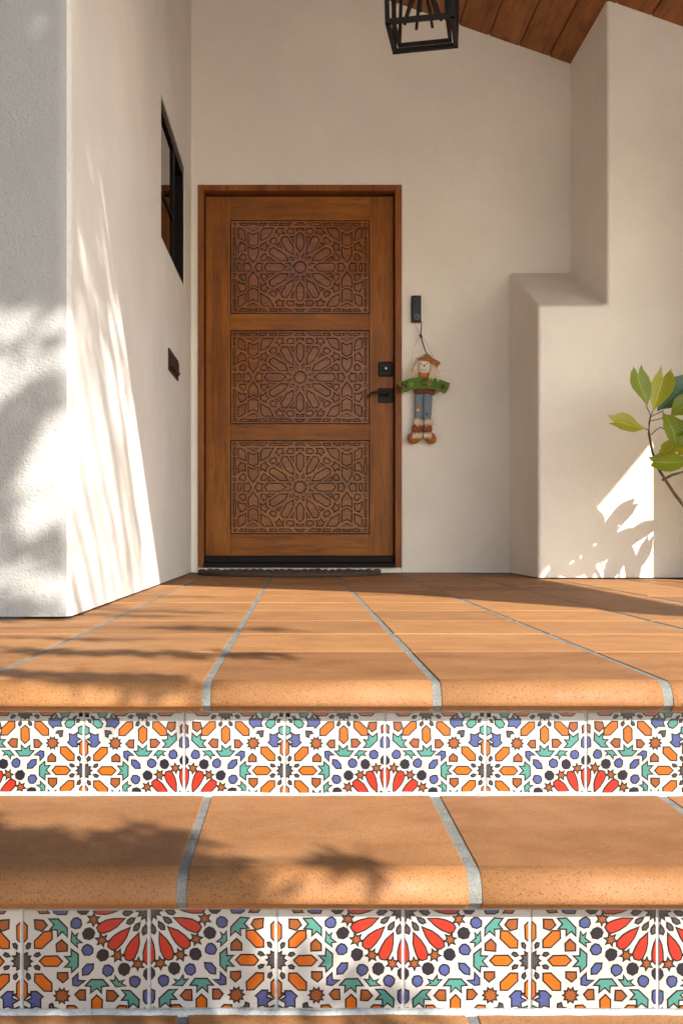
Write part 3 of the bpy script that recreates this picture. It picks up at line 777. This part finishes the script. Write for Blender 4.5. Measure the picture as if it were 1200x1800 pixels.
puff('collar', [(545, 935), (610, 955), (672, 945), (668, 985), (630, 1002), (580, 990)], .012, M['orange_c'], sc_, -.022)
puff('nose', [(600, 868), (632, 868), (616, 892)], .006, M['letter_brown'], sc_, -.034)
for ex in (585, 645): puff('eye', [(ex - 6, 850), (ex + 6, 850), (ex + 6, 866), (ex - 6, 866)], .003, M['ribbon'], sc_, -.032)
bm = bmesh.new(); bm_tube(bm, [q3(580, 912, -.034), q3(600, 924, -.036), q3(620, 926, -.036), q3(642, 914, -.034)], .0012, 5); S(link('mouth', from_bm('mouth', bm, M['ribbon'], True), sc_))
# hat: floppy brim and crown with a ragged edge
puff('hat_brim', [(528, 800), (575, 795), (640, 790), (720, 800), (800, 852), (760, 870), (755, 905), (735, 870), (690, 835), (620, 825), (560, 815)], .012, M['hat'], sc_, -.028)
puff('hat_crown', [(570, 800), (598, 765), (645, 742), (690, 770), (722, 810), (640, 815)], .026, M['hat'], sc_, -.006)
puff('hat_flower', [(580, 770), (606, 768), (610, 790), (585, 795)], .008, M['patch_cream'], sc_, -.03)
# straw hair, cuffs
def strands(name, list_, m_, rad=.0022):
    bm = bmesh.new()
    for a in list_: bm_tube(bm, a, [rad, rad, rad * .7], 5)
    return S(link(name, from_bm(name, bm, m_, True), sc_))
rg = random.Random(5)
hair = []
for i in range(13):
    x = 490 + 60 * rg.random(); hair.append([q3(548 + rg.uniform(-12, 12), 815, -.024), q3((x + 540) / 2 - 8, 900, -.044), q3(x - 8, 990 + rg.uniform(-40, 18), -.052)])
for i in range(5): hair.append([q3(540, 820, -.02), q3(480 + 9 * i, 920, -.03), q3(445 + 16 * i, 985, -.05)])
tag(strands('straw_hair', hair, M['straw'], .0024), kind='stuff'); hair = []
for i in range(20):
    x = 660 + 105 * rg.random(); hair.append([q3(700 + rg.uniform(-14, 20), 835, -.026), q3((x + 705) / 2 + 6, 930, -.048), q3(x, 1030 + rg.uniform(-40, 25), -.053)])
tag(strands('straw_hair', hair, M['straw'], .0024), kind='stuff')
cuff = []
for bx0, bx1 in ((495, 585), (610, 705)):
    for i in range(22):
        x = rg.uniform(bx0, bx1); cuff.append([q3(x, 1425 + rg.uniform(-5, 20), -.018), q3(x + rg.uniform(-8, 12), 1455, -.024), q3(x + rg.uniform(-18, 24), 1488 + rg.uniform(-14, 30), -.026)])
strands('straw_cuff', cuff, M['straw'], .0022)
lace = []
for bx0, bx1 in ((498, 592), (612, 690)):
    for i in range(16):
        x = bx0 + (bx1 - bx0) * i / 15; lace.append([q3(x, 1575 + rg.uniform(-4, 4), -.026), q3(x - 2, 1605, -.036), q3(x - 6 + rg.uniform(-5, 5), 1640 + rg.uniform(-15, 6), -.040)])
strands('straw_tuft', lace, M['straw'], .0022)
# banner: an arc of felt with ragged ends
def arc_pt(t, r): 
    a = R(-26 + 52 * t); cx, cy = 603, 1640
    return (cx + r * math.sin(a), cy - r * math.cos(a))
top_ = [arc_pt(i / 14, 640 - 0) for i in range(15)]; bot_ = [arc_pt(i / 14, 522) for i in range(15)]
poly = [(x, y) for x, y in top_] + [(top_[-1][0] - 14, (top_[-1][1] + bot_[-1][1]) / 2)] + [(x, y) for x, y in bot_[::-1]] + [(bot_[0][0] + 10, (top_[0][1] + bot_[0][1]) / 2)]
pz = ccw([(q3(x, y).x, q3(x, y).z) for x, y in poly]); rgj = random.Random(9)
pz = [(x + rgj.uniform(-.0015, .0015), z + rgj.uniform(-.002, .002)) for x, z in pz]
yb0 = YS - .0415
V, Fc = plate_holes(pz, [], lambda u, v, d: (u, yb0 + d, v), 0, .005)
n_ = len(pz); Fc.append(tuple(range(n_, 2 * n_)))
ban = S(link('welcome_banner', fixn(mesh('welcome_banner', V, Fc, M['felt_green'])), sc_))
word = [('W', .10, 'letter_brown', 1.12), ('e', .265, 'letter_olive', 1.0), ('l', .385, 'letter_green', 1.0), ('C', .515, 'letter_brown', .95), ('o', .62, 'letter_orange', .85), ('m', .755, 'letter_green', .85), ('e', .895, 'letter_brown', 1.0)]
for chx, t, mk, s in word:
    cu = bpy.data.curves.new('letter', 'FONT'); cu.body = chx; cu.size = .050 * s; cu.extrude = .0012; cu.offset = .0011; cu.align_x = 'CENTER'; cu.align_y = 'CENTER'
    tmp = bpy.data.objects.new('letter_tmp', cu); C.objects.link(tmp)
    dg = bpy.context.evaluated_depsgraph_get(); me = bpy.data.meshes.new_from_object(tmp.evaluated_get(dg)); bpy.data.objects.remove(tmp)
    me.materials.clear(); me.materials.append(M[mk])
    o = link('letter', me, ban); px_, py_ = arc_pt(t, 583); c = q3(px_, py_)
    a = R(-26 + 52 * t)
    mw = Matrix.Translation((c.x, yb0 - .0015, c.z)) @ Matrix.Rotation(a, 4, 'Y') @ Matrix.Rotation(R(90), 4, 'X')
    o.matrix_local = mw
# ribbon and twine it hangs from
S(tube('ribbon', [q3(597, 395, .01), q3(596, 450, .004), q3(586, 540, 0), q3(600, 610, -.002), q3(625, 690, -.006), q3(640, 735, -.01), q3(690, 785, -.02)], [.0022, .003, .0032, .0034, .003, .0026, .002], M['ribbon'], sc_, 6))
puff('ribbon_knot', [(568, 540), (590, 532), (608, 575), (590, 588), (575, 565)], .006, M['ribbon'], sc_, -.002)
S(tube('twine', [q3(505, 400, .008), q3(575, 525, 0)], .0008, M['twine'], sc_, 4))
S(tube('twine', [q3(580, 560, 0), q3(520, 660, -.01), q3(480, 830, -.02), q3(440, 1000, -.038)], .0008, M['twine'], sc_, 4))
S(tube('twine', [q3(592, 560, 0), q3(650, 640, -.01), q3(710, 780, -.02), q3(790, 1020, -.04)], .0008, M['twine'], sc_, 4))
tag(sc_, 'stuffed scarecrow hanging with a green Welcome banner beside the door', 'decoration')

# ------------------------------------------------------------------ hanging lantern
ln = empty('hanging_lantern', (.474, 3.9, 1.90)); ln.rotation_euler = (0, 0, R(-12))
def frame_bars(name, w0, w1, z0, z1, th, top=True):
    bm = bmesh.new(); cs = [(-1, -1), (1, -1), (1, 1), (-1, 1)]
    B = [Vector((a * w0 / 2, b_ * w0 / 2, z0)) for a, b_ in cs]; U = [Vector((a * w1 / 2, b_ * w1 / 2, z1)) for a, b_ in cs]
    def sq(a, b_, t=th):
        d = (b_ - a); l = d.length; q = d.to_track_quat('Z', 'Y')
        if abs(d.z) > .5 * l: q = Matrix(((1, 0, 0), (0, 1, 0), (0, 0, 1))).to_quaternion()
        if abs(d.z) > .5 * l:
            vs_ = [bm.verts.new(p + Vector((s1 * t / 2, s2 * t / 2, 0))) for p in (a, b_) for s1, s2 in cs]
            for f in ((0, 3, 2, 1), (4, 5, 6, 7), (0, 1, 5, 4), (1, 2, 6, 5), (2, 3, 7, 6), (3, 0, 4, 7)): bm.faces.new([vs_[i] for i in f])
        else:
            bm_box(bm, -t / 2, t / 2, -t / 2, t / 2, -t * .49, l + t * .49, Matrix.Translation(a) @ q.to_matrix().to_4x4())
    for i in range(4):
        sq(B[i], B[(i + 1) % 4]); sq(B[i], U[i])
        if top: sq(U[i], U[(i + 1) % 4])
    return link(name, from_bm(name, bm, M['iron']), ln)
frame_bars('outer_frame', .238, .262, 0, .46, .0165)
frame_bars('inner_frame', .196, .165, .012, .44, .0125)
bm = bmesh.new(); bm_tube(bm, [(0, 0, .46), (0, 0, .62), (0, 0, 1.10)], [.01, .008, .008], 8); link('hanging_rod', from_bm('hanging_rod', bm, M['iron'], True), ln)
bm = bmesh.new(); cs = [(-1, -1), (1, -1), (1, 1), (-1, 1)]
a_ = [bm.verts.new((x * .145, y * .145, .472)) for x, y in cs]; b__ = [bm.verts.new((x * .03, y * .03, .56)) for x, y in cs]
bm.faces.new(a_[::-1]); bm.faces.new(b__)
for i in range(4): bm.faces.new((a_[i], a_[(i + 1) % 4], b__[(i + 1) % 4], b__[i]))
link('lantern_cap', from_bm('lantern_cap', bm, M['iron']), ln)
for k in range(7):
    a = 2 * math.pi * k / 7 + .2
    pts = [(0, 0, .22), (.02 * math.cos(a), .02 * math.sin(a), .17), (.05 * math.cos(a), .05 * math.sin(a), .115), (.072 * math.cos(a), .072 * math.sin(a), .05)]
    bm = bmesh.new(); bm_tube(bm, pts, [.008, .0075, .007, .006], 6); link('arm', from_bm('arm', bm, M['iron'], True), ln)
bm = bmesh.new(); bm_tube(bm, [(0, 0, .2), (0, 0, .44)], .007, 8); link('spindle', from_bm('spindle', bm, M['iron'], True), ln)
tag(ln, 'black iron open-frame lantern hanging from the plank ceiling', 'lantern')

# ------------------------------------------------------------------ potted plant at the right edge
plant = empty('potted_plant', (1.99, 4.24, ZL))
def PL(o): return rel(o, plant)
def leaf(base, tip, width, m_, nrm=(0, -1, .3), curl=.12, notch=.12, seed=0, lobe=0.0):
    base, tip = Vector(base), Vector(tip); ax = tip - base; L = ax.length; ax.normalize()
    nn = Vector(nrm); sd = ax.cross(nn).normalized(); nn = sd.cross(ax).normalized()
    prof = [(0, .02), (.08, .14), (.2, .46), (.35, .80), (.5, .98), (.63, 1.0), (.76, .86), (.87, .60), (.95, .32), (1.0, .10)]
    rg = random.Random(seed); V = []; Fc = []; uv = []
    for i, (t, wv) in enumerate(prof):
        cz = -curl * L * (t ** 2) + .03 * L * math.sin(t * 6 + seed)
        for j in (-2, -1, 0, 1, 2):
            s = j / 2; wl = wv * width / 2 * (1 + (lobe if s < 0 else -lobe * .5) * t) * rg.uniform(.96, 1.04)
            tt = t - (notch * (1 - abs(s)) * max(0, t - .7) / .3) + (.02 * rg.uniform(-1, 1) if abs(j) == 2 else 0)
            ww = wl if t < .8 else max(wl, width * .5 * (.32 + .3 * abs(s)) * (notch > 0) * (1.15 - t * .4))
            fold = abs(s) * ww * .38 + .012 * L * math.sin(t * 21 + s * 2 + seed) * abs(s)
            V.append(base + ax * L * tt + sd * s * ww + nn * (cz + fold)); uv.append((s, t))
    for i in range(len(prof) - 1):
        for j in range(4):
            a = i * 5 + j; Fc.append((a, a + 1, a + 6, a + 5))
    me = mesh('leaf', V, Fc, m_, smooth=True); ul = me.uv_layers.new(name='UVMap')
    for l in me.loops: ul.data[l.index].uv = uv[l.vertex_index]
    return PL(link('leaf', me, plant))
def pp(x, y, d=4.60): return P(x, y, d)
leaf(pp(1135, 715), pp(1117, 642), .105, M['leaf'], (.3, -1, .2), .02, .22, 1, .5)
leaf(pp(1146, 724), pp(1170, 645), .105, M['leaf_y'], (-.2, -1, .2), .05, .25, 2, -.3)
leaf(pp(1154, 722, 4.66), pp(1214, 664, 4.62), .13, M['leaf_d'], (.1, -1, .5), .06, .15, 3)
leaf(pp(1134, 753), pp(1065, 740, 4.56), .10, M['leaf_y'], (.1, -1, .55), -.03, .2, 4, .3)
leaf(pp(1164, 722, 4.55), pp(1196, 784, 4.48), .13, M['leaf'], (.3, -1, .55), .10, .1, 5)
leaf(pp(1177, 732), pp(1222, 698, 4.55), .10, M['leaf'], (0, -1, .6), .05, .1, 6)
leaf(pp(1200, 775), pp(1164, 793, 4.5), .075, M['leaf_y'], (0, -1, .9), .12, .15, 7)
leaf(pp(1212, 812), pp(1139, 812, 4.55), .095, M['leaf'], (0, -1, .15), .05, .12, 8)
leaf(pp(1175, 760, 4.56), pp(1215, 752, 4.5), .09, M['leaf'], (0, -1, .7), .1, .1, 9)
leaf(pp(1190, 800, 4.6), pp(1212, 772, 4.5), .08, M['leaf_y'], (0, -1, .5), .1, .1, 10)
stem = [pp(1143, 728), pp(1140, 745), pp(1139.5, 762), pp(1146, 796), pp(1158, 827), pp(1172, 849), pp(1186, 870), pp(1202, 890), Vector((1.84, 4.54, .0)), Vector((1.93, 4.38, -.08)), Vector((1.99, 4.24, -.12))]
PL(tube('stem', stem, [.0035, .004, .005, .006, .0065, .007, .0075, .008, .010, .012, .013], M['stem'], plant, 8))
for q in ([pp(1143, 730), pp(1139, 722), pp(1135, 714)], [pp(1143, 730), pp(1145, 727), pp(1146, 722)], [pp(1140, 757), pp(1137, 755), pp(1133, 753)],
          [pp(1142, 733), pp(1152, 728), pp(1165, 722, 4.55)], [pp(1142, 740), pp(1160, 736), pp(1178, 731)], [pp(1143, 765), pp(1152, 756), pp(1160, 751), pp(1176, 759, 4.56)]):
    PL(tube('petiole', q, .0022, M['stem'], plant, 6))
PL(tube('branch', [pp(1163, 844), pp(1180, 835), pp(1202, 829), pp(1230, 815), pp(1262, 780)], [.006, .0058, .005, .005, .004], M['stem'], plant, 8))
PL(tube('branch', [(1.95, 4.30, -.11), (1.96, 4.36, .12), (1.97, 4.40, .32)], [.010, .008, .005], M['stem'], plant, 8))
PL(tube('branch', [(1.97, 4.27, -.11), (1.93, 4.5, .08), (1.88, 4.60, .20)], [.010, .008, .005], M['stem'], plant, 8))
sun2 = SUN.dot(SUN)
for k, (px_, py_, ang, ln_, wd_) in enumerate([(1088, 906, 40, .17, .060), (1042, 926, 112, .20, .075), (1022, 958, 150, .17, .06), (1052, 972, 28, .19, .065), (1092, 948, 12, .19, .06), (1124, 934, 25, .16, .05),
                                        (1078, 996, 62, .18, .06), (1112, 1002, 105, .16, .05), (1012, 1000, 20, .16, .055), (985, 985, 70, .17, .075), (1000, 965, 130, .17, .07), (972, 1008, 30, .10, .04), (1130, 975, 70, .15, .045), (1066, 945, 75, .18, .06), (1035, 990, 95, .17, .05), (1100, 972, 140, .15, .05)]):
    wp = P(px_, py_, YC); t_ = max(.2, (1.898 - wp.x) / 1.332) + .17
    d = Vector((math.cos(R(ang)), 0, math.sin(R(ang)))); d = d - SUN * (d.dot(SUN) / sun2); d.normalize()
    c = wp + SUN * t_
    leaf(c - d * ln_ / 2, c + d * ln_ / 2, wd_ * 1.35, M['leaf'] if k % 3 else M['leaf_y'], tuple(SUN), .06, .14, 40 + k)
    PL(tube('petiole', [c - d * ln_ / 2, (c - d * ln_ / 2) * .5 + Vector((1.97, 4.38, .10)) * .5, Vector((1.97, 4.34, .0))], .002, M['stem'], plant, 5))
bm = bmesh.new(); prf = [(.0, 0), (.115, 0), (.125, .02), (.155, .20), (.172, .205), (.172, .245), (.155, .247), (.148, .21), (0, .205)]; n_ = 28; rings = []
for r, z in prf[1:-1]: rings.append([bm.verts.new((1.99 + r * math.cos(2 * math.pi * k / n_), 4.24 + r * math.sin(2 * math.pi * k / n_), ZL + z - .12 * (z > .1) + .001)) for k in range(n_)])
for a, b_ in zip(rings, rings[1:]):
    for i in range(n_): bm.faces.new((a[i], a[(i + 1) % n_], b_[(i + 1) % n_], b_[i]))
bm.faces.new(rings[0][::-1]); bm.faces.new(rings[-1])
PL(link('pot', from_bm('pot', bm, M['pot'], False), plant))
tag(plant, 'green leafy plant with notched yellow-green leaves against the chimney breast', 'plant')

# ------------------------------------------------------------------ garden tree behind the viewer: its crown shades the steps and the left wall
TY = -1.25
tree = empty('garden_tree', (-.75, -2.5, -.80))
def TR(o): return rel(o, tree)
trunk_pts = [(-.75, -2.5, -.85), (-.72, -2.45, .6), (-.55, -2.2, 1.7), (-.2, -1.9, 2.7), (.35, -1.6, 3.4), (1.0, -1.3, 4.0)]
TR(tube('trunk', trunk_pts, [.12, .095, .08, .065, .05, .03], M['bark'], tree, 12))
def AB(a, b_, y): return Vector((a - .631 * y, y, b_ - .7576 * y))
rg = random.Random(77)
LV = []; LF = []
def leafquad(p, d, l, wd_):
    up_ = Vector((rg.uniform(-1, 1), rg.uniform(-1, 1), rg.uniform(-1, 1))); s_ = d.cross(up_).normalized() * wd_ / 2
    i = len(LV); LV.extend([p, p + d * l * .45 + s_, p + d * l, p + d * l * .45 - s_]); LF.append((i, i + 1, i + 2, i + 3))
def clump(a, b_, ra, rb_, cover, ry=.22, l=(.05, .11), wd_=.035, yy=None):
    for _ in range(int(cover * math.pi * ra * rb_ / (.25 * wd_ * (l[0] + l[1]) / 2))):
        t_ = rg.uniform(0, 2 * math.pi); q_ = math.sqrt(rg.random())
        p = AB(a + q_ * math.cos(t_) * ra, b_ + q_ * math.sin(t_) * rb_, (TY if yy is None else yy) + rg.gauss(0, .5) * ry)
        d = Vector((rg.uniform(-1, 1), rg.uniform(-1, 1), rg.uniform(-.9, .4))).normalized()
        leafquad(p, d, rg.uniform(*l), wd_)
def band_y(a, b_): return -.45 if b_ < 1.3 else (-3.4 if a > 1.11 and 1.95 < b_ < 3.0 else TY)
def band(pts, th, cover):
    for (a0, b0), (a1, b1) in zip(pts, pts[1:]):
        n_ = max(1, int(math.dist((a0, b0), (a1, b1)) / (th * 1.2)))
        for i in range(n_):
            f = (i + .5) / n_; clump(a0 + (a1 - a0) * f, b0 + (b1 - b0) * f, th * rg.uniform(.9, 1.3), th * rg.uniform(.7, 1.15), cover * 1.8, .12, (.04, .08), .022, band_y(*pts[0]))
MASS = [(1.0, 3.36, .2, .14, 1.8), (1.26, 3.28, .14, .12, 1.6), (.55, 3.10, .50, .44, 3.0), (1.0, 2.98, .15, .32, 4.0), (.2, 2.6, .5, .6, 1.6), (1.18, 3.20, .15, .22, 1.8), (.4, 3.7, .9, .4, 1.6), (1.32, 3.06, .10, .18, 1.6), (.62, 2.2, .24, .34, 1.8), (.50, 1.6, .25, .3, 1.3)]
BANDS = [([(1.13, 2.62), (1.40, 2.52), (1.62, 2.46)], .022, .8), ([(1.12, 2.14), (1.40, 2.02), (1.60, 1.98)], .024, .9), ([(1.30, 2.42), (1.62, 2.30)], .022, .7), ([(1.55, 2.88), (1.90, 2.74)], .024, .8),
 ([(1.66, 2.58), (1.95, 2.50)], .02, .7), ([(1.15, 2.74), (1.30, 2.70)], .03, .8), ([(.90, 2.50), (1.08, 2.54)], .04, .6), ([(.88, 1.86), (1.08, 1.80)], .03, .8), ([(.80, 2.68), (1.10, 2.68)], .07, 3.0), ([(.80, 2.8), (1.10, 2.8)], .08, 2.5), ([(1.12, 2.86), (1.45, 2.80), (1.72, 2.63)], .045, 1.3), ([(1.36, 3.12), (1.62, 3.00), (1.86, 2.86)], .03, 1.0), ([(1.18, 2.32), (1.46, 2.18)], .030, .8), ([(1.45, 2.55), (1.75, 2.42)], .018, .7),
 ([(.86, 2.28), (.97, 2.34), (1.075, 2.41)], .045, 1.3), ([(.88, 2.02), (.94, 2.30)], .045, 1.2), ([(.86, 1.98), (1.09, 1.985)], .04, 1.2), ([(.86, 1.75), (.98, 1.86)], .04, .9),
 ([(1.12, 1.93), (1.42, 1.86)], .018, 1.1), ([(1.18, 1.63), (1.46, 1.57)], .020, 1.1), ([(.68, 1.25), (1.16, 1.19)], .022, 1.1), ([(.80, 1.44), (1.02, 1.40)], .018, .8),
 ([(.46, 1.04), (.82, .95)], .030, 1.2), ([(.56, .64), (.68, .56)], .07, 1.7), ([(.36, .74), (.46, .52)], .08, 2.0), ([(.48, .54), (.62, .50)], .05, 2.0), ([(.66, .56), (.70, .46)], .04, 1.2), ([(.36, .46), (.66, .42)], .08, 1.8), ([(.83, .555), (.875, .545)], .030, 2.0),
 ([(.74, .40), (.90, .36)], .03, .9), ([(1.10, 3.44), (1.32, 3.36), (1.52, 3.29)], .05, 1.5), ([(1.56, 3.20), (1.66, 3.15)], .02, 1.0)]
for q in MASS: clump(*q)
HIGH = [(-.6, 4.3, .9, .7), (.5, 4.45, .8, .75), (1.6, 4.3, .8, .8), (2.7, 4.1, .8, .8), (3.6, 3.95, .7, .8), (1.1, 5.2, 1.2, .5), (2.5, 5.0, 1.1, .5)]  # overhead canopy added to cut sky light on the steps
for a, b_, ra, rb_ in HIGH: clump(a, b_, ra, rb_, 1.3, .9, (.14, .24), .08)
MASS += [q + (1,) for q in HIGH]
for _ in range(4200):  # low crown added to block sky light from the front wall
    u_, v_, w_ = rg.gauss(0, .45), rg.gauss(0, .45), rg.gauss(0, .45)
    p = Vector((-.95 + .62 * u_, .25 + .75 * v_, 2.15 + .85 * w_))
    if p.x + .631 * p.y > .5 or p.z < .80 + .25 * max(0, p.y): continue
    leafquad(p, Vector((rg.uniform(-1, 1), rg.uniform(-1, 1), rg.uniform(-.9, .4))).normalized(), rg.uniform(.09, .15), .07)
for q in BANDS: band(*q)
TR(link('crown', mesh('crown', LV, LF, M['tree_leaf']), tree))
for (a, b_, ra, rb_, c) in MASS:
    e = AB(a, b_, TY); s0 = Vector(trunk_pts[4]); md = (s0 + e) / 2 + Vector((-.05, 0, .1)); TR(tube('limb', [s0, md, e], [.03, .018, .005], M['bark'], tree, 6))
for pts, th, c in BANDS:
    yy = band_y(*pts[0]); e0, e1 = AB(*pts[0], yy), AB(*pts[-1], yy)
    s0 = Vector(trunk_pts[4 if pts[0][1] > 2.2 else 3 if pts[0][1] > 1.3 else 2])
    TR(tube('limb', [s0, (s0 * .4 + e0 * .6) + Vector((-.10, 0, .02)), e0, e1], [.016, .009, .005, .002] if yy <= TY else [.006, .004, .0025, .0015], M['bark'], tree, 6))
tag(tree, 'leafy garden tree shading the steps and white wall', 'tree')

# ------------------------------------------------------------------ tall hedge added unseen at the left, keeps sky light off the front wall
hedge = empty('added_hedge', (-1.55, .5, -.80)); rg = random.Random(5); HV = []; HF = []
for _ in range(9000):
    y = rg.uniform(-1.8, 2.35); z = rg.uniform(-.8, 3.3 + .25 * math.sin(y * 3)); x = -1.62 + rg.gauss(0, .24)
    x = min(x, -1.06 + .06 * math.sin(y * 5 + z * 3))
    d = Vector((rg.uniform(-1, 1), rg.uniform(-1, 1), rg.uniform(-.6, .8))).normalized(); u_ = Vector((rg.uniform(-1, 1), rg.uniform(-1, 1), rg.uniform(-1, 1)))
    s_ = d.cross(u_).normalized() * .035; l = rg.uniform(.09, .15); p = Vector((x, y, z)); i = len(HV)
    HV.extend([p, p + d * l * .5 + s_, p + d * l, p + d * l * .5 - s_]); HF.append((i, i + 1, i + 2, i + 3))
rel(link('blocker_foliage', mesh('blocker_foliage', HV, HF, M['tree_leaf']), hedge), hedge)
for k in range(7):
    y = -1.5 + .6 * k; rel(tube('trunk', [(-1.6, y, -.82), (-1.62, y + .05, 1.0), (-1.58, y - .04, 2.8)], [.05, .035, .015], M['bark'], hedge, 7), hedge)
tag(hedge, 'tall dense green hedge added out of view to block sky light', 'hedge')
